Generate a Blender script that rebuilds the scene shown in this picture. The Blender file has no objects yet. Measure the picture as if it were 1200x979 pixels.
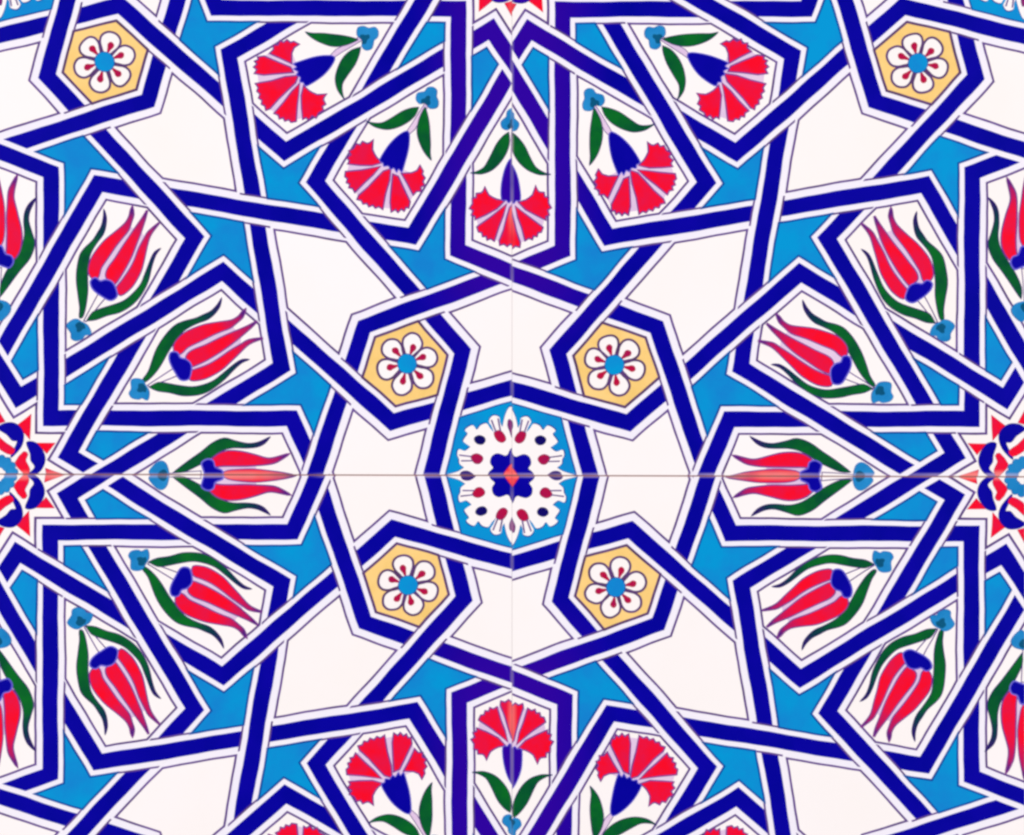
import bpy, math, random
from math import sin, cos, pi, radians, hypot, atan2

# ---------------------------------------------------------------- scale: one photograph pixel on the tile = S metres (a 20 cm tile)
S = 0.2 / 602.5
CXP, CYP = 600.0, 489.5          # centre of the picture on the wall
HEIGHT = 1.30                    # height of that centre above the floor of the place

# ---------------------------------------------------------------- camera
scene = bpy.context.scene
cam_d = bpy.data.cameras.new('camera')
cam = bpy.data.objects.new('camera', cam_d)
scene.collection.objects.link(cam)
cam_d.sensor_width = 36.0
cam_d.lens = 85.0
cam_d.clip_start = 0.05
cam_d.clip_end = 50.0
cam.location = (0.0, -1200 * S * 85.0 / 36.0, HEIGHT)
cam.rotation_euler = (radians(90), 0, 0)
scene.camera = cam

# ---------------------------------------------------------------- world and lamps (indoor flat copy-stand light)
world = bpy.data.worlds.new('World')
scene.world = world
world.use_nodes = True
bg = world.node_tree.nodes['Background']
bg.inputs['Color'].default_value = (1.0, 0.97, 0.97, 1)
bg.inputs['Strength'].default_value = 0.02

def softbox(x, z, energy):
    d = bpy.data.lights.new('softbox', 'AREA')
    d.shape = 'RECTANGLE'; d.size = 1.1; d.size_y = 1.3
    d.energy = energy
    d.color = (1.0, 0.983, 0.983)
    o = bpy.data.objects.new('softbox', d)
    scene.collection.objects.link(o)
    o.location = (x, -1.9, HEIGHT + z)
    dx, dy, dz = -x, 1.9, -z
    o.rotation_euler = (pi / 2 - atan2(-dz, hypot(dx, dy)) , 0, atan2(-dx, dy))
    return o
softbox(-2.3, 0.35, 83)
softbox(2.3, 0.35, 77)

vs = scene.view_settings
vs.view_transform = 'Standard'; vs.look = 'None'; vs.exposure = 0.0; vs.gamma = 1.0
vs.use_curve_mapping = False
scene.cycles.pixel_filter_type = 'BLACKMAN_HARRIS'
scene.cycles.filter_width = 2.7
scene.cycles.max_bounces = 4

# ---------------------------------------------------------------- materials
def lin(c):
    out = []
    for v in c:
        v /= 255.0
        out.append(v / 12.92 if v <= 0.04045 else ((v + 0.055) / 1.055) ** 2.4)
    return tuple(out) + (1.0,)

def px_nodes(nt):
    """object-independent position on the panel in photograph pixels: x from the upright joint, y from the level joint"""
    N, L = nt.nodes, nt.links
    g = N.new('ShaderNodeNewGeometry')
    sp = N.new('ShaderNodeSeparateXYZ'); L.new(g.outputs['Position'], sp.inputs[0])
    def math_(op, a, b=None):
        m = N.new('ShaderNodeMath'); m.operation = op
        for i, v in enumerate((a, b)):
            if v is None: continue
            if isinstance(v, (int, float)): m.inputs[i].default_value = v
            else: L.new(v, m.inputs[i])
        return m.outputs[0]
    x = math_('MULTIPLY', sp.outputs['X'], 1 / S)
    y = math_('MULTIPLY', math_('SUBTRACT', HEIGHT, sp.outputs['Z']), 1 / S)
    y = math_('SUBTRACT', y, 557.3 - CYP)
    return g, math_, math_('ABSOLUTE', x), math_('ABSOLUTE', y)

def glaze(name, rgb, rgb2=None, amount=0.5, scale=60.0, rough=0.22, violet=0.0, wear=0.0, wide=3.0, stroke=None, bare=(232, 206, 228)):
    """fired pigment under clear glaze: mottled between two tones, thinner (paler) along the cut tile edges"""
    m = bpy.data.materials.new(name); m.use_nodes = True
    nt = m.node_tree; N, L = nt.nodes, nt.links
    b = N['Principled BSDF']
    g, M, ax, ay = px_nodes(nt)
    nz = N.new('ShaderNodeTexNoise'); nz.inputs['Scale'].default_value = scale
    nz.inputs['Detail'].default_value = 5.0; nz.inputs['Roughness'].default_value = 0.6
    L.new(g.outputs['Position'], nz.inputs['Vector'])
    ramp = N.new('ShaderNodeMapRange'); ramp.inputs['From Min'].default_value = 0.38; ramp.inputs['From Max'].default_value = 0.66
    ramp.inputs['To Max'].default_value = amount
    L.new(nz.outputs['Fac'], ramp.inputs['Value'])
    mx = N.new('ShaderNodeMix'); mx.data_type = 'RGBA'
    mx.inputs['A'].default_value = lin(rgb); mx.inputs['B'].default_value = lin(rgb2 or rgb)
    L.new(ramp.outputs[0], mx.inputs['Factor'])
    col = mx.outputs['Result']
    def smooth(v, lo, hi):
        r = N.new('ShaderNodeMapRange'); r.interpolation_type = 'SMOOTHSTEP'
        r.inputs['From Min'].default_value = lo; r.inputs['From Max'].default_value = hi
        L.new(v, r.inputs['Value']); return r.outputs[0]
    if stroke:                                # [(pixels before the tip, colour)], far to near
        at = N.new('ShaderNodeAttribute'); at.attribute_name = 'stroke_left'
        for i in range(len(stroke) - 1, -1, -1):
            hi, lo, c = stroke[i]
            f = M('SUBTRACT', 1.0, smooth(at.outputs['Fac'], lo, hi))
            v = N.new('ShaderNodeMix'); v.data_type = 'RGBA'; v.inputs['B'].default_value = lin(c)
            L.new(col, v.inputs['A']); L.new(f, v.inputs['Factor']); col = v.outputs['Result']
    if violet:
        near = M('SUBTRACT', 1.0, smooth(ax, 30.0, 125.0))
        far = smooth(ay, 130.0, 250.0)
        f = M('MULTIPLY', M('MULTIPLY', near, far), violet)
        v = N.new('ShaderNodeMix'); v.data_type = 'RGBA'
        v.inputs['B'].default_value = lin((56, 0, 158))
        L.new(col, v.inputs['A']); L.new(f, v.inputs['Factor'])
        col = v.outputs['Result']
    if wear:
        nx = M('SUBTRACT', 1.0, smooth(ax, 0.4, wide))
        ny = M('SUBTRACT', 1.0, smooth(ay, 0.9, wide + 0.8))
        n2 = N.new('ShaderNodeTexNoise'); n2.inputs['Scale'].default_value = 45.0
        L.new(g.outputs['Position'], n2.inputs['Vector'])
        f = M('MULTIPLY', M('MULTIPLY', M('MAXIMUM', M('MULTIPLY', nx, 0.65), ny), smooth(n2.outputs['Fac'], 0.25, 0.6)), wear)
        v = N.new('ShaderNodeMix'); v.data_type = 'RGBA'
        v.inputs['B'].default_value = lin(bare)
        L.new(col, v.inputs['A']); L.new(f, v.inputs['Factor'])
        col = v.outputs['Result']
    L.new(col, b.inputs['Base Color'])
    b.inputs['Roughness'].default_value = rough
    b.inputs['IOR'].default_value = 1.45
    n3 = N.new('ShaderNodeTexNoise'); n3.inputs['Scale'].default_value = 120.0; n3.inputs['Detail'].default_value = 3.0
    L.new(g.outputs['Position'], n3.inputs['Vector'])
    bp = N.new('ShaderNodeBump'); bp.inputs['Strength'].default_value = 0.06; bp.inputs['Distance'].default_value = 0.001
    L.new(n3.outputs['Fac'], bp.inputs['Height']); L.new(bp.outputs['Normal'], b.inputs['Normal'])
    return m

MAT = {
    'white':  glaze('white_glaze', (251, 244, 245), (248, 241, 238), 0.8, 9.0),
    'slip':   glaze('white_slip', (240, 235, 248), (246, 240, 248), 0.8, 40.0),
    'cobalt': glaze('cobalt_blue', (7, 0, 160), (0, 0, 148), 1.0, 40.0, violet=0.65, wear=0.35),
    'line':   glaze('violet_outline', (102, 70, 148), (84, 58, 120), 1.0, 90.0, wear=0.3),
    'brown':  glaze('brown_outline', (94, 60, 122), (84, 56, 96), 1.0, 90.0),
    'turq':   glaze('turquoise', (2, 149, 212), (18, 128, 206), 1.0, 45.0, wear=0.2),
    'deep':   glaze('deep_blue_outline', (16, 70, 150), (8, 90, 170), 1.0, 60.0, wear=0.2),
    'yellow': glaze('ochre_yellow', (252, 210, 134), (242, 200, 116), 1.0, 70.0),
    'red':    glaze('bole_red', (246, 8, 40), (226, 20, 70), 1.0, 110.0, wear=0.5, wide=7.0, bare=(255, 176, 166), stroke=[(16, 4, (70, 30, 120)), (44, 12, (176, 26, 96))]),
    'crimson': glaze('crimson', (186, 14, 62), (158, 18, 80), 1.0, 90.0, wear=0.2),
    'green':  glaze('leaf_green', (8, 104, 36), (2, 72, 48), 1.0, 70.0, wear=0.4, stroke=[(22, 8, (40, 28, 96)), (52, 18, (10, 50, 70))]),
    'navy':   glaze('navy_outline', (44, 26, 118), (60, 30, 110), 1.0, 60.0, wear=0.3),
    'plum':   glaze('plum_outline', (118, 34, 116), (150, 40, 110), 1.0, 60.0, wear=0.4),
    'violet': glaze('violet_wash', (112, 48, 138), (140, 60, 146), 1.0, 60.0, wear=0.4),
    'peri':   glaze('periwinkle_wash', (92, 84, 204), (120, 110, 214), 1.0, 60.0, wear=0.3),
    'wine':   glaze('wine_wash', (176, 22, 90), (160, 30, 104), 1.0, 60.0, wear=0.3),
    'teal':   glaze('dark_teal', (6, 78, 116), (10, 90, 130), 1.0, 90.0, wear=0.2),
    'ink':    glaze('blue_green_ink', (12, 46, 72), (16, 40, 84), 1.0, 60.0, wear=0.2),
    'lilac':  glaze('lilac_wash', (218, 190, 224), (230, 204, 230), 1.0, 60.0),
    'knob':   glaze('sky_blue', (24, 124, 190), (40, 140, 205), 1.0, 90.0, wear=0.3),
    'knobd':  glaze('slate_blue', (18, 96, 160), (60, 130, 205), 1.0, 120.0, wear=0.3),
    'dot':    glaze('dark_navy', (18, 8, 104), (10, 4, 90), 1.0, 90.0),
}
def plain(name, rgb, rough):
    m = bpy.data.materials.new(name); m.use_nodes = True
    nt = m.node_tree; N, L = nt.nodes, nt.links; b = N['Principled BSDF']
    nz = N.new('ShaderNodeTexNoise'); nz.inputs['Scale'].default_value = 300.0; nz.inputs['Detail'].default_value = 6.0
    g = N.new('ShaderNodeNewGeometry'); L.new(g.outputs['Position'], nz.inputs['Vector'])
    mx = N.new('ShaderNodeMix'); mx.data_type = 'RGBA'
    mx.inputs['A'].default_value = lin(rgb); mx.inputs['B'].default_value = lin(tuple(int(c * 0.82) for c in rgb))
    L.new(nz.outputs['Fac'], mx.inputs['Factor']); L.new(mx.outputs['Result'], b.inputs['Base Color'])
    b.inputs['Roughness'].default_value = rough
    return m
MAT['grout'] = plain('grout', (150, 92, 82), 0.9)
MAT['plaster'] = plain('plaster', (214, 206, 198), 0.95)
MAT['biscuit'] = plain('fired_clay', (226, 208, 190), 0.8)

# ---------------------------------------------------------------- 2D helpers (all drawing is in the pixels of the first tile)
SX, SY = 602.5, 615.0
X0, Y0 = 600.0, 557.0            # rosette corner of the first tile
def uv(p): return ((X0 - p[0]) / SX, (Y0 - p[1]) / SY)
def unuv(u, v): return (X0 - u * SX, Y0 - v * SY)
def inv(p):
    u, v = uv(p); return unuv(1 - u, 1 - v)

def area(P):
    return 0.5 * sum(P[i][0] * P[(i + 1) % len(P)][1] - P[(i + 1) % len(P)][0] * P[i][1] for i in range(len(P)))

def smooth_loop(P, n=2):
    """closed Catmull-Rom curve through the points, n extra points on every span (sharp tips are kept)"""
    Q = []
    m = len(P)
    def sharp(i):
        a, b, c = P[i - 1], P[i % m], P[(i + 1) % m]
        d1 = (b[0] - a[0], b[1] - a[1]); d2 = (c[0] - b[0], c[1] - b[1])
        return (d1[0] * d2[0] + d1[1] * d2[1]) < -0.3 * hypot(*d1) * hypot(*d2)
    for i in range(m):
        p0, p1, p2, p3 = P[i - 1], P[i], P[(i + 1) % m], P[(i + 2) % m]
        t1 = (0, 0) if sharp(i) else ((p2[0] - p0[0]) * .5, (p2[1] - p0[1]) * .5)
        t2 = (0, 0) if sharp((i + 1) % m) else ((p3[0] - p1[0]) * .5, (p3[1] - p1[1]) * .5)
        for k in range(n + 1):
            t = k / (n + 1)
            h = (2 * t ** 3 - 3 * t * t + 1, t ** 3 - 2 * t * t + t, -2 * t ** 3 + 3 * t * t, t ** 3 - t * t)
            Q.append(tuple(h[0] * p1[j] + h[1] * t1[j] + h[2] * p2[j] + h[3] * t2[j] for j in (0, 1)))
    return Q

def grow(P, w):
    """outline polygon w pixels outside P"""
    sgn = 1 if area(P) > 0 else -1
    Q = []
    n = len(P)
    for i in range(n):
        a, b, c = P[i - 1], P[i], P[(i + 1) % n]
        d1 = (b[0] - a[0], b[1] - a[1]); d2 = (c[0] - b[0], c[1] - b[1])
        l1 = hypot(*d1) or 1e-6; l2 = hypot(*d2) or 1e-6
        n1 = (d1[1] / l1 * sgn, -d1[0] / l1 * sgn); n2 = (d2[1] / l2 * sgn, -d2[0] / l2 * sgn)
        m = (n1[0] + n2[0], n1[1] + n2[1]); l = hypot(*m)
        if l < 0.3:
            Q.append((b[0] + n1[0] * w, b[1] + n1[1] * w)); Q.append((b[0] + n2[0] * w, b[1] + n2[1] * w)); continue
        k = min(2.0 / l, 1.7) * w
        Q.append((b[0] + m[0] / l * k, b[1] + m[1] / l * k))
    return Q

def line_x(p, d, q, e):
    det = d[0] * e[1] - d[1] * e[0]
    if abs(det) < 1e-9: return None
    t = ((q[0] - p[0]) * e[1] - (q[1] - p[1]) * e[0]) / det
    return (p[0] + d[0] * t, p[1] + d[1] * t)

def inset(P, offs):
    """move every edge i of P inwards by offs[i]; edges that vanish are dropped"""
    sgn = 1 if area(P) > 0 else -1
    E = []
    n = len(P)
    for i in range(n):
        a, b = P[i], P[(i + 1) % n]
        d = (b[0] - a[0], b[1] - a[1]); l = hypot(*d)
        if l < 1e-4: continue
        d = (d[0] / l, d[1] / l)
        nn = (-d[1] * sgn, d[0] * sgn)
        E.append(((a[0] + nn[0] * offs[i], a[1] + nn[1] * offs[i]), d, offs[i]))
    k = 0                                    # merge collinear neighbours
    while k < len(E) and len(E) > 3:
        j = (k + 1) % len(E)
        if abs(E[k][1][0] * E[j][1][1] - E[k][1][1] * E[j][1][0]) < 1e-3 and abs(E[k][2] - E[j][2]) < 1e-6: E.pop(j); k = 0
        else: k += 1
    while len(E) >= 3:
        V = [line_x(E[i - 1][0], E[i - 1][1], E[i][0], E[i][1]) for i in range(len(E))]
        if any(v is None for v in V): return None
        worst, wi = -1e-6, None
        for i in range(len(E)):
            a, b = V[i], V[(i + 1) % len(E)]
            s = (b[0] - a[0]) * E[i][1][0] + (b[1] - a[1]) * E[i][1][1]
            if s < worst: worst, wi = s, i
        if wi is None:
            return V if area(V) * sgn > 4 else None
        E.pop(wi)
    return None

def ribbon(pts, h):
    L, R = [], []
    n = len(pts)
    for i in range(n):
        if i == 0: d = (pts[1][0] - pts[0][0], pts[1][1] - pts[0][1]); l = hypot(*d); m = (-d[1] / l, d[0] / l); k = h
        elif i == n - 1: d = (pts[-1][0] - pts[-2][0], pts[-1][1] - pts[-2][1]); l = hypot(*d); m = (-d[1] / l, d[0] / l); k = h
        else:
            a, b, c = pts[i - 1], pts[i], pts[i + 1]
            d1 = (b[0] - a[0], b[1] - a[1]); d2 = (c[0] - b[0], c[1] - b[1]); l1, l2 = hypot(*d1), hypot(*d2)
            n1 = (-d1[1] / l1, d1[0] / l1); n2 = (-d2[1] / l2, d2[0] / l2)
            m = (n1[0] + n2[0], n1[1] + n2[1]); l = hypot(*m); m = (m[0] / l, m[1] / l)
            k = h / (m[0] * n1[0] + m[1] * n1[1])
        L.append((pts[i][0] + m[0] * k, pts[i][1] + m[1] * k)); R.append((pts[i][0] - m[0] * k, pts[i][1] - m[1] * k))
    return L + R[::-1]

def densify(P, step=11.0):
    Q = []
    for i in range(len(P)):
        a, b = P[i], P[(i + 1) % len(P)]
        k = max(1, int(hypot(b[0] - a[0], b[1] - a[1]) / step))
        for j in range(k): Q.append((a[0] + (b[0] - a[0]) * j / k, a[1] + (b[1] - a[1]) * j / k))
    return Q

def clip(P, hp):
    for (a, b, c) in hp:                     # keep a*x + b*y <= c
        if not P: return P
        Q = []
        for i in range(len(P)):
            p, q = P[i], P[(i + 1) % len(P)]
            dp, dq = a * p[0] + b * p[1] - c, a * q[0] + b * q[1] - c
            if dp <= 0: Q.append(p)
            if dp * dq < 0:
                t = dp / (dp - dq); Q.append((p[0] + (q[0] - p[0]) * t, p[1] + (q[1] - p[1]) * t))
        P = Q
    return P

# ---------------------------------------------------------------- the strapwork: centre lines of the ten bands on one tile
STRANDS = [
    [(-2.5, 177.5), (59.8, 201.6), (60, 490), (342.5, 490.7), (371, 557)],
    [(600, 319.8), (536.8, 293), (537.3, 10.3), (253.3, 9.5), (226, -58)],
    [(-2.5, 428), (21.6, 466), (260.5, 318.6), (460, 495), (600, 454.5)],
    [(600, 71), (575.6, 34.4), (334.3, 178), (140.5, 6.5), (-2.5, 42.5)],
    [(119, 557), (79.5, 533), (228.4, 278.6), (55.2, 89.2), (94.8, -58)],
    [(474, -58), (517, -34), (369.3, 213), (542.2, 411.5), (505, 557)],
    [(-2.5, 419.5), (115, 215.5), (483.4, 277.4), (600, 80)],
    [(122.5, 557), (329.6, 430), (268.7, 63.3), (476, -58)],
    [(600, 318.8), (427, 382.8), (368.8, 557)],
    [(-2.5, 175.5), (173, 117.8), (225.3, -58)],
]
def seg_x(p, q, r, s):
    d = (q[0] - p[0], q[1] - p[1]); e = (s[0] - r[0], s[1] - r[1])
    det = d[0] * e[1] - d[1] * e[0]
    if abs(det) < 1e-9: return None
    t = ((r[0] - p[0]) * e[1] - (r[1] - p[1]) * e[0]) / det
    w = ((r[0] - p[0]) * d[1] - (r[1] - p[1]) * d[0]) / det
    if 1e-7 < t < 1 - 1e-7 and 1e-7 < w < 1 - 1e-7: return t, w
    return None

def cum(P):
    c = [0.0]
    for i in range(len(P) - 1): c.append(c[-1] + hypot(P[i + 1][0] - P[i][0], P[i + 1][1] - P[i][1]))
    return c
CUM = [cum(P) for P in STRANDS]
CROSS = {i: [] for i in range(10)}           # strand -> [(arc length, other strand, crossing id)]
cid = 0
for i in range(10):
    for j in range(i + 1, 10):
        for a in range(len(STRANDS[i]) - 1):
            for b in range(len(STRANDS[j]) - 1):
                r = seg_x(STRANDS[i][a], STRANDS[i][a + 1], STRANDS[j][b], STRANDS[j][b + 1])
                if r:
                    CROSS[i].append((CUM[i][a] + r[0] * (CUM[i][a + 1] - CUM[i][a]), j, cid))
                    CROSS[j].append((CUM[j][b] + r[1] * (CUM[j][b + 1] - CUM[j][b]), i, cid)); cid += 1
for i in CROSS: CROSS[i].sort()
# over / under alternates along every band; start from the band of the small hexagon, which passes over the slanting band
OVER = {}
def set_strand(i, k0, val, seen):
    for k, (s, j, c) in enumerate(CROSS[i]):
        v = val if (k - k0) % 2 == 0 else (not val)
        OVER[(i, c)] = v
    seen.add(i)
    for k, (s, j, c) in enumerate(CROSS[i]):
        if j not in seen:
            kj = [n for n, t in enumerate(CROSS[j]) if t[2] == c][0]
            set_strand(j, kj, not OVER[(i, c)], seen)
k8 = [k for k, t in enumerate(CROSS[8]) if t[1] == 5][0]
set_strand(8, k8, True, set())
BAD = [(i, t) for i in CROSS for t in CROSS[i] if OVER[(i, t[2])] == OVER[(t[1], t[2])]]
if BAD: print('WEAVE CONFLICTS', len(BAD) // 2)

def at_len(i, s):
    C, P = CUM[i], STRANDS[i]
    for k in range(len(P) - 1):
        if s <= C[k + 1] or k == len(P) - 2:
            t = (s - C[k]) / (C[k + 1] - C[k]); return (P[k][0] + (P[k + 1][0] - P[k][0]) * t, P[k][1] + (P[k + 1][1] - P[k][1]) * t)
def sub_line(i, s0, s1):
    pts = [at_len(i, s0)]
    for k, c in enumerate(CUM[i]):
        if s0 + 0.5 < c < s1 - 0.5: pts.append(STRANDS[i][k])
    pts.append(at_len(i, s1))
    return pts
def extend(pts, a, b):
    p, q = pts[0], pts[1]; l = hypot(p[0] - q[0], p[1] - q[1]); r = pts[-1]; t = pts[-2]; m = hypot(r[0] - t[0], r[1] - t[1])
    P = list(pts)
    if a: P[0] = (p[0] + (p[0] - q[0]) / l * a, p[1] + (p[1] - q[1]) / l * a)
    if b: P[-1] = (r[0] + (r[0] - t[0]) / m * b, r[1] + (r[1] - t[1]) / m * b)
    return P

# ---------------------------------------------------------------- the fields between the bands (faces of the line drawing)
BOX = [(-2.5, -58), (600, -58), (600, 557), (-2.5, 557)]
segs = []
for i, P in enumerate(STRANDS):
    cuts = sorted([0.0, CUM[i][-1]] + CUM[i][1:-1] + [t[0] for t in CROSS[i]])
    pts = [at_len(i, s) for s in cuts]
    segs += [(pts[k], pts[k + 1], True) for k in range(len(pts) - 1)]
ends = [P[0] for P in STRANDS] + [P[-1] for P in STRANDS]
for k in range(4):
    a, b = BOX[k], BOX[(k + 1) % 4]
    d = (b[0] - a[0], b[1] - a[1]); l2 = d[0] ** 2 + d[1] ** 2
    on = [(0, a), (1, b)]
    for e in ends:
        t = ((e[0] - a[0]) * d[0] + (e[1] - a[1]) * d[1]) / l2
        if abs((e[0] - a[0]) * d[1] - (e[1] - a[1]) * d[0]) < 1e-3 * l2 ** .5 and 0 < t < 1: on.append((t, e))
    on.sort()
    segs += [(on[m][1], on[m + 1][1], False) for m in range(len(on) - 1)]
key = lambda p: (round(p[0], 2), round(p[1], 2))
ADJ = {}
for a, b, inner in segs:
    ka, kb = key(a), key(b)
    if ka == kb: continue
    ADJ.setdefault(ka, {})[kb] = inner; ADJ.setdefault(kb, {})[ka] = inner
FACES = []
seen = set()
for a in ADJ:
    for b in ADJ[a]:
        if (a, b) in seen: continue
        loop = []; p, q = a, b
        while (p, q) not in seen:
            seen.add((p, q)); loop.append((p, ADJ[p][q]))
            back = atan2(p[1] - q[1], p[0] - q[0])
            best = min((r for r in ADJ[q]), key=lambda r: ((atan2(r[1] - q[1], r[0] - q[0]) - back) % (2 * pi)) or 9.0)
            p, q = q, best
        P = [t[0] for t in loop]
        if area(P) < 0 and abs(area(P)) < 200000: FACES.append((P, [t[1] for t in loop]))
        elif 0 < area(P) < 200000: FACES.append((P, [t[1] for t in loop]))

def inside(P, p):
    c = False
    for i in range(len(P)):
        a, b = P[i], P[(i + 1) % len(P)]
        if (a[1] > p[1]) != (b[1] > p[1]) and p[0] < (b[0] - a[0]) * (p[1] - a[1]) / (b[1] - a[1]) + a[0]: c = not c
    return c
TURQ = [(94, 183), (258, 278), (331, 206), (506, 308), (233, 33), (359, 453), (28.6, 417), (94, 446), (128.7, 520), (506, 48.6), (566, 74), (469, -21)]
GROUND = [(565, 510), (30, -15)]             # behind the rosettes
YELLOW = [(476, 400), (122, 45)]
BIGW = [(215, 185), (395, 330), (565, 390), (445, 530), (35, 110), (150, -30)]
STARF = [(10, 545), (590, -45)]
FIELD = []
for P, inner in FACES:
    kind = 'panel'
    for nm, L in (('turq', TURQ), ('ground', GROUND), ('yellow', YELLOW), ('big', BIGW), ('star', STARF)):
        if any(inside(P, q) for q in L): kind = nm
    o1, o2 = {'panel': (16.1, 18.6), 'turq': (14.8, 17.2), 'ground': (15.0, 16.8), 'yellow': (14.8, 17.9), 'big': (17.5, 20.0), 'star': (15.8, 18.6)}[kind]
    A = inset(P, [o1 if f else -3.0 for f in inner]); B = inset(P, [o2 if f else -3.0 for f in inner])
    if A and B: FIELD.append((kind, A, B))

# ---------------------------------------------------------------- motifs, drawn once and turned about the star centres
def frame_pts(L, ox, oy, sc): return [(ox + x / sc, oy + y / sc) for x, y in L]
# carnation: drawn from the one 60 degrees round the star; local frame r outwards, t sideways
def car_local(L):
    out = []
    for x, y in frame_pts(L, 390, 95, 5.76):
        a, b = 600 - x, (y + 58) / (SY / SX)
        out.append((a * cos(pi / 3) + b * sin(pi / 3), -a * sin(pi / 3) + b * cos(pi / 3)))
    return out
CARNATION = [
    ('corolla', 'lilac', None, 0, 0, [(330, 545), (120, 470), (118, 560), (100, 620), (100, 680), (150, 745), (180, 800), (240, 848), (320, 862), (400, 872), (480, 870), (510, 850), (560, 760), (604, 700), (560, 640), (470, 600)]),
    ('stem', 'lilac', 'line', 0.9, 0, [(625, 160), (645, 172), (560, 330), (520, 370), (505, 355)]),
    ('petal', 'red', 'violet', 1.8, 0, [(165, 432), (190, 440), (205, 418), (232, 432), (252, 428), (270, 412), (264, 440), (262, 470), (275, 500), (290, 525), (322, 556), (262, 572), (180, 568), (112, 562), (122, 545), (106, 525), (132, 503), (118, 478), (148, 462)]),
    ('petal', 'red', 'violet', 1.8, 0, [(95, 622), (200, 612), (325, 590), (275, 640), (215, 690), (150, 752), (138, 728), (116, 724), (122, 700), (100, 690), (108, 665), (90, 650)]),
    ('petal', 'red', 'violet', 1.8, 0, [(345, 618), (388, 602), (378, 680), (352, 775), (335, 875), (312, 858), (290, 868), (272, 846), (246, 856), (232, 832), (206, 836), (196, 812), (170, 806), (178, 785), (240, 730), (300, 665)]),
    ('petal', 'red', 'violet', 1.8, 0, [(412, 635), (440, 648), (470, 720), (518, 825), (512, 862), (494, 858), (484, 882), (466, 868), (446, 890), (430, 870), (406, 886), (398, 830), (404, 740)]),
    ('petal', 'red', 'violet', 1.8, 0, [(478, 636), (540, 634), (580, 618), (598, 588), (612, 618), (604, 640), (622, 664), (606, 688), (618, 712), (592, 724), (594, 752), (566, 752), (545, 775), (512, 705)]),
    ('calyx', 'cobalt', 'peri', 1.0, 2, [(505, 345), (528, 360), (528, 420), (512, 500), (484, 590), (470, 622), (450, 600), (436, 622), (418, 590), (398, 600), (380, 575), (350, 578), (345, 555), (322, 535), (375, 450), (440, 385)]),
    ('leaf', 'green', 'navy', 0.7, 2, [(585, 172), (540, 178), (470, 205), (390, 258), (330, 292), (265, 292), (228, 280), (260, 304), (300, 325), (370, 336), (445, 318), (515, 278), (565, 225)]),
    ('leaf', 'green', 'navy', 0.7, 2, [(632, 178), (645, 220), (658, 310), (664, 420), (660, 500), (668, 550), (640, 520), (610, 470), (585, 390), (580, 320), (596, 250)]),
    ('knob', 'knob', 'knobd', 0.8, 2, [(598, 84), (625, 78), (645, 52), (680, 48), (704, 70), (700, 110), (714, 145), (706, 182), (664, 188), (640, 165), (622, 150), (592, 158), (566, 132), (572, 95)]),
]
CARNATION = [(n, m, o, w, k, car_local(L)) for n, m, o, w, k, L in CARNATION]
def tul_local(L):
    out = []
    for x, y in frame_pts(L, 150, 340, 6.667):
        a, b = x + 2.5, (557 - y) / (SY / SX)
        t = radians(30.8)
        out.append((a * cos(t) + b * sin(t), -a * sin(t) + b * cos(t)))
    return out
TULIP = [
    ('corolla', 'lilac', None, 0, 2, [(385, 500), (382, 440), (460, 352), (620, 288), (770, 262), (830, 300), (880, 400), (790, 545), (640, 668), (500, 700)]),
    ('stem', 'white', 'line', 1.4, 0, [(160, 741), (168, 750), (390, 660), (372, 604)]),
    ('leaf', 'green', 'navy', 0.9, 2, [(125, 705), (165, 640), (195, 560), (235, 455), (295, 360), (365, 282), (430, 250), (520, 228), (580, 198), (640, 165), (688, 112), (716, 62), (704, 128), (662, 190), (612, 232), (550, 258), (480, 292), (425, 332), (372, 400), (322, 482), (272, 572), (212, 655), (150, 715)]),
    ('leaf', 'green', 'navy', 0.9, 2, [(165, 755), (230, 722), (300, 728), (400, 745), (500, 758), (590, 742), (675, 708), (750, 648), (830, 580), (890, 545), (945, 545), (885, 568), (822, 622), (752, 700), (672, 762), (600, 800), (520, 820), (420, 820), (325, 798), (230, 785)]),
    ('petal', 'red', 'violet', 1.5, 2, [(388, 492), (378, 440), (410, 388), (460, 348), (540, 312), (620, 284), (720, 264), (800, 244), (850, 210), (880, 172), (904, 152), (884, 212), (842, 254), (790, 296), (720, 322), (640, 352), (540, 402), (462, 444), (420, 486)]),
    ('petal', 'red', 'violet', 1.5, 2, [(482, 565), (472, 530), (510, 490), (600, 448), (700, 398), (780, 356), (850, 318), (920, 280), (990, 238), (944, 292), (884, 344), (822, 394), (742, 454), (652, 514), (572, 562), (492, 596)]),
    ('petal', 'red', 'violet', 1.5, 2, [(488, 706), (486, 645), (560, 614), (640, 578), (720, 528), (800, 468), (880, 418), (940, 385), (1046, 370), (962, 402), (912, 434), (852, 494), (792, 554), (722, 624), (642, 674), (570, 702)]),
    ('calyx', 'cobalt', 'peri', 1.6, 2, [(345, 498), (388, 498), (408, 540), (452, 556), (486, 600), (474, 684), (444, 704), (404, 694), (372, 645), (345, 592), (332, 540)]),
    ('knob', 'knob', 'knobd', 0.8, 2, [(22, 705), (70, 690), (112, 702), (135, 738), (165, 790), (155, 855), (110, 840), (80, 852), (28, 842), (6, 808), (24, 770)]),
]
TULIP = [(n, m, o, w, k, tul_local(L)) for n, m, o, w, k, L in TULIP]
def tips(parts):
    """a darker heart of pooled pigment in the knob at the foot of the stem"""
    out = []
    for n, m, o, w, k, P in parts:
        out.append((n, m, o, w, k, P))
        if n == 'knob':
            cx = sum(p[0] for p in P) / len(P); cy = sum(p[1] for p in P) / len(P)
            out.append(('knob_heart', 'teal', None, 0, 2, [(cx + 4 + (p[0] - cx) * 0.5, cy + (p[1] - cy) * 0.42) for p in P]))
    return out
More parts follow.
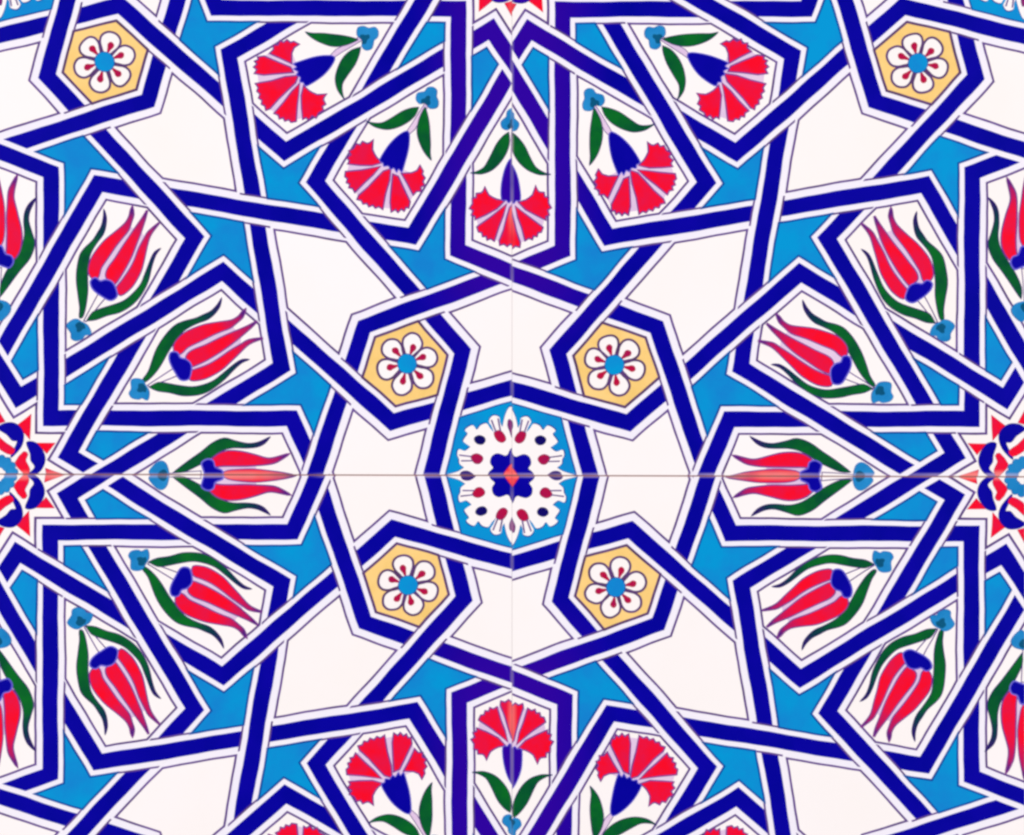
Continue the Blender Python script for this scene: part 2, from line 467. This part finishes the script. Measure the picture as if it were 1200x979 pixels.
CARNATION = tips(CARNATION)
def fatten(P, k, full, at_tip):
    Q = smooth_loop(P, k); e = max(Q, key=lambda p: hypot(*p)); l = hypot(*e)
    A, B = grow(Q, full), grow(Q, at_tip)
    if len(A) != len(Q): return Q
    out = []
    for q, a, b in zip(Q, A, B):
        d = l - (q[0] * e[0] + q[1] * e[1]) / l
        f = min(1.0, max(0.0, (d - 12) / 40.0))
        out.append((b[0] + (a[0] - b[0]) * f, b[1] + (a[1] - b[1]) * f))
    return out
TULIP = [(n, m, o, w, 0 if n == 'petal' else k, fatten(P, k, 1.3, -0.15) if n == 'petal' else P) for n, m, o, w, k, P in TULIP]
TULIP = tips(TULIP)
# the slimmer tulip that straddles a joint; local frame r outwards, t to the side
def seam_local(L):
    out = [(170 + x / 6.667 + 2.5, (557.75 - (500 + y / 6.667)) / (SY / SX)) for x, y in L]
    return out
def both(L):
    P = seam_local(L); return P, [(r, -t) for r, t in P][::-1]
_leaf = both([(215, 352), (330, 268), (430, 196), (520, 128), (620, 92), (700, 112), (800, 138), (870, 133), (920, 114), (978, 86), (932, 138), (870, 167), (790, 172), (690, 167), (600, 187), (520, 232), (430, 292), (300, 352)])
_pet = both([(498, 284), (556, 226), (640, 200), (740, 204), (850, 234), (950, 262), (1020, 258), (1124, 232), (1032, 287), (950, 302), (820, 308), (700, 306), (600, 308), (530, 312)])
_mid = seam_local([(590, 385), (640, 350), (760, 334), (900, 338), (1040, 356), (1180, 385), (1040, 414), (900, 432), (760, 436), (640, 420)])
SEAMTULIP = [('corolla', 'lilac', None, 0, 0, seam_local([(540, 300), (860, 300), (880, 385), (860, 470), (540, 470)])),
    ('stem', 'white', 'line', 1.2, 0, seam_local([(180, 376), (430, 360), (430, 410), (180, 394)])),
    ('leaf', 'green', 'navy', 0.9, 2, _leaf[0]), ('leaf', 'green', 'navy', 0.9, 2, _leaf[1]),
    ('petal', 'red', 'violet', 1.7, 2, _pet[0]), ('petal', 'red', 'violet', 1.7, 2, _pet[1]), ('petal', 'red', 'violet', 1.2, 2, _mid),
    ('calyx', 'cobalt', 'peri', 1.8, 2, seam_local([(446, 330), (440, 296), (482, 270), (524, 284), (540, 330), (596, 356), (600, 385), (596, 414), (540, 440), (524, 486), (482, 500), (440, 474), (446, 440), (462, 385)])),
    ('knob', 'knob', 'knobd', 0.8, 2, seam_local([(34, 352), (86, 296), (134, 280), (172, 312), (186, 385), (172, 458), (134, 490), (86, 474), (34, 418), (52, 385)]))]
SEAMTULIP = tips(SEAMTULIP)


def star_place(rt, ang, corner, flip=False):
    r, t = rt
    if flip: t = -t
    a, b = r * cos(ang) - t * sin(ang), r * sin(ang) + t * cos(ang)
    if corner == 0: return (-2.5 + a, 557 - b * SY / SX)           # tulip star
    return (600 - a, -58 + b * SY / SX)                            # carnation star

ROS = lambda L: [(600 - (490 - x) / 5.439, 557 - (473 - y) / 5.439) for x, y in L]
CLOUD = [(66, 480), (72, 468), (108, 456), (150, 442), (184, 420), (154, 396), (150, 366), (138, 340), (148, 306), (188, 318), (224, 292), (182, 262), (184, 244), (208, 208), (190, 188), (210, 166), (242, 154), (267, 182), (290, 154), (330, 142), (352, 172), (378, 202), (362, 160), (346, 128), (370, 96), (410, 104), (416, 140), (430, 168), (442, 116), (456, 76), (474, 44), (498, 40), (620, 40), (620, 620), (66, 620)]
ROSETTE = [   # one quarter, drawn at its corner
    ('cloud_edge', 'deep', None, 0, 2, [(490 + (x - 490) * 1.022, 473 + (y - 473) * 1.022) for x, y in CLOUD]),
    ('cloud', 'white', None, 0, 2, CLOUD),
    ('quatrefoil', 'cobalt', 'dot', 0.6, 2, [(334, 490), (344, 452), (370, 427), (352, 396), (360, 358), (390, 340), (422, 347), (443, 354), (462, 344), (474, 318), (500, 300), (620, 300), (620, 640), (334, 640)]),
    ('bud', 'crimson', 'plum', 0.5, 2, [(228, 352), (262, 336), (296, 350), (304, 372), (284, 396), (256, 396), (236, 376)]),
    ('bud', 'crimson', 'plum', 0.5, 2, [(382, 198), (414, 190), (440, 214), (450, 246), (428, 266), (400, 256), (382, 226)]),
    ('bud_line', 'line', None, 0, 0, [(150, 338), (234, 350), (233, 358), (149, 347)]),
    ('bud_line', 'line', None, 0, 0, [(164, 374), (240, 376), (240, 384), (164, 383)]),
    ('bud_line', 'line', None, 0, 0, [(366, 120), (394, 198), (386, 201), (357, 123)]),
    ('bud_line', 'line', None, 0, 0, [(408, 112), (422, 192), (413, 194), (399, 113)]),
    ('dot', 'dot', None, 0, 2, [(252, 232), (282, 216), (316, 228), (324, 254), (304, 278), (272, 276), (252, 256)]),
    ('drop', 'navy', 'line', 0.6, 2, [(156, 474), (170, 448), (212, 446), (250, 478), (212, 505), (170, 500)]),
    ('drop', 'plum', 'navy', 0.6, 1, [(470, 122), (486, 130), (500, 180), (490, 232), (476, 190), (464, 158)]),
    ('centre', 'red', 'crimson', 0.6, 1, [(432, 480), (448, 448), (470, 420), (496, 398), (560, 398), (560, 560), (440, 560)]),
]
ROSETTE = [(n, m, o, w, k, ROS(L)) for n, m, o, w, k, L in ROSETTE]
STA = lambda L: [(x / 4.895, 460 + y / 4.895) for x, y in L]
def ring_poly(r, k, amp, ph=0.0):
    return [(-2.5 + (r + amp * abs(sin(k * a / 2 + ph))) * cos(a), 557 - (r + amp * abs(sin(k * a / 2 + ph))) * sin(a)) for a in [2 * pi * i / 96 for i in range(96)]]
STAR = [(n, m, o, w, k, grow(P, {'comma': 0.9, 'fleck': 0.9, 'point': 0.6}.get(n, 0.0))) for n, m, o, w, k, P in [
    ('point', 'red', 'plum', 0.4, 0, STA([(104, 188), (178, 128), (172, 266)])),
    ('point', 'red', 'plum', 0.4, 0, STA([(218, 292), (312, 290), (266, 346)])),
    ('point', 'red', 'plum', 0.4, 0, STA([(262, 438), (368, 474), (282, 534), (270, 490)])),
    ('point', 'red', 'plum', 0.4, 0, STA([(-60, 150), (-12, 100), (26, 168), (-12, 180)])),
    ('comma', 'cobalt', 'navy', 0.6, 2, STA([(160, 292), (202, 292), (240, 338), (252, 388), (234, 436), (196, 466), (156, 472), (194, 446), (204, 420), (182, 388), (178, 350)])),
    ('comma', 'cobalt', 'navy', 0.6, 2, STA([(-4, 206), (30, 184), (82, 182), (122, 216), (132, 262), (114, 314), (66, 366), (98, 302), (102, 276), (72, 274), (46, 244), (20, 226)])),
    ('fleck', 'red', 'plum', 0.4, 1, STA([(136, 346), (154, 358), (142, 386), (154, 412), (166, 442), (152, 468), (120, 442), (92, 402)])),
    ('fleck', 'red', 'plum', 0.4, 1, STA([(-4, 262), (32, 298), (78, 330), (60, 354), (20, 338), (-6, 312)])),
    ('ring', 'knob', 'knobd', 0.8, 0, ring_poly(21.0, 16, 2.6)),
    ('eye', 'white', 'knobd', 0.6, 0, ring_poly(8.0, 8, 1.0)),
]]

# six-petalled blossoms in the yellow hexagons
def blossom(cx, cy, rnd):
    parts = []
    for k, a0 in enumerate((-75, -135, -18, 41, 103, 166)):
        a = radians(a0); R = 34.6 + rnd.uniform(-1.2, 1.0)
        P = []
        for (r, t) in [(11, 3), (16, 6.6), (21, 9.6), (27, 10.4), (31.6, 8.0), (R, 3.2), (R, -3.2), (31.6, -8.0), (27, -10.4), (21, -9.6), (16, -6.6), (11, -3)]:
            P.append((cx + r * cos(a) - t * sin(a), cy + r * sin(a) + t * cos(a)))
        parts.append(('petal', 'white', 'brown', 2.7, 2, P))
        j = radians(rnd.uniform(-7, 7)); Q = []
        for (r, t) in [(12, 1.2), (16, 2.2), (19, 3.7), (22.5, 3.6), (24.8, 0.6), (24.4, -2.2), (21, -4.0), (17, -2.6), (12, -1.2)]:
            Q.append((cx + r * cos(a + j) - t * sin(a + j), cy + r * sin(a + j) + t * cos(a + j)))
        parts.append(('petal_spot', 'crimson', None, 0, 1, Q))
    parts.append(('eye', 'turq', 'deep', 0.9, 1, [(cx + 11.0 * cos(2 * pi * i / 10), cy + 11.0 * sin(2 * pi * i / 10)) for i in range(10)]))
    return parts

# ---------------------------------------------------------------- the four tiles: where each one's drawing lies and where its edge is cut
SEAM0, SEAMK = 555.9, 0.0026                 # the level joint sinks a little towards one side
def seam(x): return SEAM0 + SEAMK * x
GX, GY = 0.13, 0.72                          # half widths of the joints
TILES = [
    # label, corner x, corner y, width, height, side x, side y, first weave
    ('square tile with hanging red carnations and red tulips rising to the right', 600.0, 557.0, 602.5, 615.0, -1, -1, True),
    ('square tile with hanging red carnations and red tulips rising to the left', 596.0, 558.0, 605.8, 615.0, 1, -1, False),
    ('square tile with upright red carnations and red tulips drooping to the right', 602.0, 558.5, 605.8, 603.5, -1, 1, False),
    ('square tile with upright red carnations and red tulips drooping to the left', 598.4, 559.6, 602.4, 607.6, 1, 1, True),
]
DZ = 0.000016
THICK = 0.008

def to_world(p, z):                          # panel pixels + height above the glaze -> tile-root space is set later
    return ((p[0] - CXP) * S, -z, (CYP - p[1]) * S + HEIGHT)

class Tile:
    def __init__(self, idx):
        (self.label, self.x0, self.y0, self.w, self.h, self.sx, self.sy, self.first) = TILES[idx]
        self.rnd = random.Random(100 + idx)
        self.ph = [self.rnd.uniform(0, 6.28) for _ in range(8)]
        g = (600 - GX if self.sx < 0 else 600 + GX)
        self.hp = [(1, 0, g)] if self.sx < 0 else [(-1, 0, -g)]
        if self.sy < 0: self.hp.append((-SEAMK, 1, SEAM0 - GY))
        else: self.hp.append((SEAMK, -1, -(SEAM0 + GY)))
        ox, oy = self.x0 + self.sx * self.w, self.y0 + self.sy * self.h
        self.hp.append((-1, 0, -ox) if self.sx < 0 else (1, 0, ox))
        self.hp.append((0, -1, -oy) if self.sy < 0 else (0, 1, oy))
        cx, cy = 600 + self.sx * 0.5 * self.w, 557 + self.sy * 0.5 * self.h
        self.root = bpy.data.objects.new('ceramic_tile', None)
        scene.collection.objects.link(self.root)
        self.org = ((cx - CXP) * S, THICK, (CYP - cy) * S + HEIGHT)
        self.root.location = self.org
        self.root.empty_display_size = 0.02
        self.root['label'] = self.label; self.root['category'] = 'tile'; self.root['group'] = 'painted tiles set edge to edge'
    def map(self, p):
        ph = self.ph                          # the wavering of a hand-guided brush
        wx = 0.34 * sin(p[1] / 17.0 + ph[0]) + 0.26 * sin(p[0] / 9.3 + p[1] / 23.0 + ph[1]) + 0.16 * sin(p[1] / 5.1 + ph[4])
        wy = 0.34 * sin(p[0] / 19.0 + ph[2]) + 0.26 * sin(p[1] / 10.1 - p[0] / 21.0 + ph[3]) + 0.16 * sin(p[0] / 5.7 + ph[5])
        u, v = uv((p[0] + wx, p[1] + wy))
        x, y = self.x0 + self.sx * self.w * u, self.y0 + self.sy * self.h * v
        gy = (self.y0 - seam(x)) * self.sy
        if gy > 0: y -= self.sy * gy * math.exp(-max(v, 0) / 0.04)
        gx = (self.x0 - 600) * self.sx
        if gx > 0: x -= self.sx * gx * math.exp(-max(u, 0) / 0.04)
        return (x, y)
    def poly(self, P):
        Q = clip([self.map(p) for p in densify(P)], self.hp)
        if len(Q) < 3: return None
        R = [Q[0]]
        for q in Q[1:]:
            if hypot(q[0] - R[-1][0], q[1] - R[-1][1]) > 0.05: R.append(q)
        if hypot(R[0][0] - R[-1][0], R[0][1] - R[-1][1]) < 0.05: R.pop()
        if len(R) < 3 or abs(area(R)) < 1.2: return None
        return R
    def mesh(self, name, layers, parent, tip=None):
        """layers: [(polygon in first-tile pixels, level, material)] -> one raised-glaze mesh"""
        V, F, MI, mats, T = [], [], [], [], []
        for P, lev, mat in layers:
            Q = self.poly(P)
            if not Q: continue
            if area(Q) > 0: Q = Q[::-1]       # picture y runs down: front faces look out of the wall
            if mat not in mats: mats.append(mat)
            mi = mats.index(mat); n = len(Q); b = len(V)
            z = lev * DZ
            for q in Q: V.append(tuple(c - o for c, o in zip(to_world(q, z), self.org)))
            for q in Q: V.append(tuple(c - o for c, o in zip(to_world(q, -DZ * 0.5), self.org)))
            if tip: T += [tip(unuv((q[0] - self.x0) / (self.sx * self.w), (q[1] - self.y0) / (self.sy * self.h))) for q in Q] * 2
            F.append(list(range(b, b + n))); MI.append(mi)
            for i in range(n):
                j = (i + 1) % n
                F.append([b + i, b + n + i, b + n + j, b + j]); MI.append(mi)
        if not F: return None
        me = bpy.data.meshes.new(name)
        me.from_pydata(V, [], F)
        for m in mats: me.materials.append(MAT[m])
        me.polygons.foreach_set('material_index', MI)
        at = me.attributes.new('stroke_left', 'FLOAT', 'POINT')      # pixels of brush stroke left before its tip
        at.data.foreach_set('value', T if tip else [90.0] * len(V))
        me.update()
        o = bpy.data.objects.new(name, me)
        scene.collection.objects.link(o)
        o.parent = parent
        return o
    def group(self, name, parts, lift=6, star=None):
        e = bpy.data.objects.new(name, None); scene.collection.objects.link(e)
        e.parent = self.root; e.empty_display_size = 0.005
        n = 0
        for k, (nm, mat, out, w, sm, P) in enumerate(parts):
            Q = smooth_loop(P, sm) if sm else P
            if name in ('tulip', 'carnation') and nm in ('petal', 'leaf', 'knob', 'calyx'):   # no two strokes alike
                cx = sum(p[0] for p in Q) / len(Q); cy = sum(p[1] for p in Q) / len(Q)
                R = self.rnd; ro, gx, gy, ox, oy = R.uniform(-.035, .035), R.uniform(.96, 1.04), R.uniform(.96, 1.04), R.uniform(-.6, .6), R.uniform(-.6, .6)
                Q = [(cx + ox + (p[0] - cx) * gx - (p[1] - cy) * ro, cy + oy + (p[1] - cy) * gy + (p[0] - cx) * ro) for p in Q]
            lev = lift + 1.2 + 0.55 * k
            layers = [(Q, lev, mat)]
            if out and w: layers.insert(0, (grow(Q, w), lev - 0.4, out))
            tip = None
            if star and nm in ('petal', 'leaf'):
                far = max(Q, key=lambda p: hypot(p[0] - star[0], p[1] - star[1]))
                l = hypot(far[0] - star[0], far[1] - star[1]); d = ((far[0] - star[0]) / l, (far[1] - star[1]) / l)
                tip = lambda p: l - (p[0] - star[0]) * d[0] - (p[1] - star[1]) * d[1]
            if self.mesh(nm, layers, e, tip): n += 1
        if not n: bpy.data.objects.remove(e)
    def build(self):
        # body
        x0 = 600 + self.sx * GX; ys = lambda x: seam(x) + self.sy * GY
        x1, y1 = self.x0 + self.sx * self.w, self.y0 + self.sy * self.h
        C = [(x0, ys(x0)), (x1, ys(x1)), (x1, y1), (x0, y1)]
        if area(C) > 0: C = C[::-1]
        V = [tuple(c - o for c, o in zip(to_world(p, 0), self.org)) for p in C] + [tuple(c - o for c, o in zip(to_world(p, -THICK), self.org)) for p in C]
        F = [(0, 1, 2, 3), (7, 6, 5, 4)] + [(i, 4 + i, 4 + (i + 1) % 4, (i + 1) % 4) for i in range(4)]
        me = bpy.data.meshes.new('tile_body'); me.from_pydata(V, [], F)
        me.materials.append(MAT['slip']); me.materials.append(MAT['biscuit'])
        for i, p in enumerate(me.polygons): p.material_index = 0 if i == 0 else 1
        o = bpy.data.objects.new('tile_body', me); scene.collection.objects.link(o); o.parent = self.root
        # bands, woven over and under
        for i in range(10):
            cr = CROSS[i]; layers = []
            tot = CUM[i][-1]
            B = [0.0]; O = []
            first_over = OVER[(i, cr[0][2])]; last_over = OVER[(i, cr[-1][2])]
            if cr[0][0] > 40: B.append(cr[0][0] * 0.5); O.append(not first_over)
            for k in range(len(cr)):
                O.append(OVER[(i, cr[k][2])])
                if k < len(cr) - 1: B.append(0.5 * (cr[k][0] + cr[k + 1][0]))
            if tot - cr[-1][0] > 40: B.append(0.5 * (tot + cr[-1][0])); O.append(not last_over)
            B.append(tot)
            for k in range(1, len(B) - 1):       # no cut close to a bend of the band
                for c in CUM[i][1:-1]:
                    if abs(B[k] - c) < 17:
                        near = [t[0] for t in cr] + [0.0, tot]
                        room = lambda x: min(abs(x - q) for q in near)
                        B[k] = max((c - 17, c + 17), key=room)
            for k in range(len(O)):
                over = O[k] if self.first else (not O[k])
                pts = sub_line(i, B[k], B[k + 1])
                at = [t for t in cr if B[k] < t[0] < B[k + 1]]
                hl = hw = None
                if at:
                    mid, j, c = at[0]
                    sj = [t[0] for t in CROSS[j] if t[2] == c][0]
                    p, q = at_len(j, sj - 2), at_len(j, sj + 2); l = hypot(q[0] - p[0], q[1] - p[1])
                    e = ((q[0] - p[0]) / l, (q[1] - p[1]) / l); nn = (-e[1], e[0]); d0 = nn[0] * p[0] + nn[1] * p[1]
                    band = lambda h: [(nn[0], nn[1], d0 + h), (-nn[0], -nn[1], h - d0)]
                    hl, hw = band(14.6), band(15.6)
                    p, q = at_len(i, mid - 2), at_len(i, mid + 2); l = hypot(q[0] - p[0], q[1] - p[1])
                    cs = abs(((q[0] - p[0]) * e[0] + (q[1] - p[1]) * e[1]) / l); sn = max(0.3, (1 - cs * cs) ** .5)
                    ext = 3 + (17 + 17 * cs) / sn
                else: mid, ext = (0.0 if k == 0 else tot), 34
                lo, hi = max(0.0, mid - ext), min(tot, mid + ext)
                pw = extend(sub_line(i, lo, hi), 40 if lo == 0 else 0, 40 if hi == tot else 0)
                cut = lambda P, hp: clip(P, hp) if hp else P
                pts = extend(pts, 40 if k == 0 else 0.6, 40 if k == len(O) - 1 else 0.6)
                jit = 0.04 * i
                meets = at or any(n != i and hypot(P[m][0] - at_len(i, mid)[0], P[m][1] - at_len(i, mid)[1]) < 15 for n, P in enumerate(STRANDS) for m in (0, -1))
                if over:
                  if meets:
                    layers += [(cut(ribbon(pw, 17.6), hl), 2 + jit, 'line')] if at else []
                    layers.append((cut(ribbon(pw, 15.4), hw), 3 + jit, 'slip'))
                  layers.append((ribbon(pts, 9.2), 4 + jit, 'cobalt'))
                else:
                    layers.append((ribbon(pts, 9.2), 1 + jit, 'cobalt'))
            self.mesh('strap_band', layers, self.root)
        # fields
        nm = {'panel': 'white_panel', 'turq': 'turquoise_star', 'ground': 'turquoise_ground', 'yellow': 'yellow_hexagon', 'big': 'white_field', 'star': 'star_field'}
        cl = {'panel': ('line', 'white'), 'turq': ('deep', 'turq'), 'ground': ('deep', 'turq'), 'yellow': ('brown', 'yellow'), 'big': ('line', 'white'), 'star': ('line', 'white')}
        for kind, A, Bp in FIELD:
            self.mesh(nm[kind], [(A, 4.6, cl[kind][0]), (Bp, 5.2, cl[kind][1])], self.root)
        # flowers
        def wob(P, c, ang, flip, tw, gr):
            r0 = 200.0                        # every painted flower sits a touch differently
            return [star_place((r0 + (r - r0) * gr, t * gr), radians(ang) + tw, c, flip) for r, t in P]
        for a in (0, 30.4, 60.2, 90):
            seamed = a in (0, 90)
            tw, gr = (0.0, 1.0) if seamed else (self.rnd.uniform(-0.007, 0.007), self.rnd.uniform(0.99, 1.015))
            self.group('tulip', [(n, m, o, w, k, wob(P, 0, a, False, tw, gr)) for n, m, o, w, k, P in (SEAMTULIP if seamed else TULIP)], star=star_place((0, 0), 0, 0))
        for a in (0, 30, 60, 90):
            seamed = a in (0, 90)
            tw, gr = (0.0, 1.0) if seamed else (self.rnd.uniform(-0.007, 0.007), self.rnd.uniform(0.99, 1.015))
            self.group('carnation', [(n, m, o, w, k, wob(P, 1, a, a in (0, 30), tw, gr)) for n, m, o, w, k, P in CARNATION])
        self.group('rosette', ROSETTE)
        self.group('rosette', [(n, m, o, w, k, [inv(p) for p in P]) for n, m, o, w, k, P in ROSETTE])
        self.group('star_medallion', STAR)
        self.group('star_medallion', [(n, m, o, w, k, [inv(p) for p in P]) for n, m, o, w, k, P in STAR])
        self.group('blossom', blossom(476.8, 427.0, self.rnd))
        self.group('blossom', blossom(122.8, 73.2, self.rnd))

# ---------------------------------------------------------------- wall and grout
def box(name, x0, x1, y0, y1, z0, z1, mat, kind):
    V = [(x, y, z) for x in (x0, x1) for y in (y0, y1) for z in (z0, z1)]
    F = [(0, 1, 3, 2), (4, 6, 7, 5), (0, 4, 5, 1), (2, 3, 7, 6), (0, 2, 6, 4), (1, 5, 7, 3)]
    me = bpy.data.meshes.new(name); me.from_pydata(V, [], F); me.materials.append(MAT[mat])
    o = bpy.data.objects.new(name, me); scene.collection.objects.link(o); o['kind'] = kind
    return o
wall = box('wall', -0.34, 0.34, THICK, THICK + 0.06, HEIGHT - 0.36, HEIGHT + 0.33, 'plaster', 'structure')
# grout: one cross-shaped filling between the four tiles, a little below the glaze
P8 = []
gx, dep = GX, 0.00035
def gp(x, y): return (x, y)
rects = [
    [(-3, seam(-3) - GY), (600 - gx, seam(600) - GY), (600 - gx, seam(600) + GY), (-3, seam(-3) + GY)],
    [(600 + gx, seam(600) - GY), (1201, seam(1201) - GY), (1201, seam(1201) + GY), (600 + gx, seam(600) + GY)],
    [(600 - gx, -57), (600 + gx, -57), (600 + gx, 1160), (600 - gx, 1160)],
]
V, F = [], []
for R in rects:
    b = len(V)
    V += [to_world(p, -dep) for p in R] + [to_world(p, -THICK) for p in R]
    F += [(b, b + 3, b + 2, b + 1), (b + 4, b + 5, b + 6, b + 7)] + [(b + i, b + (i + 1) % 4, b + 4 + (i + 1) % 4, b + 4 + i) for i in range(4)]
me = bpy.data.meshes.new('grout'); me.from_pydata(V, [], F); me.materials.append(MAT['grout'])
grout = bpy.data.objects.new('grout', me); scene.collection.objects.link(grout); grout['kind'] = 'structure'

for i in range(4):
    Tile(i).build()
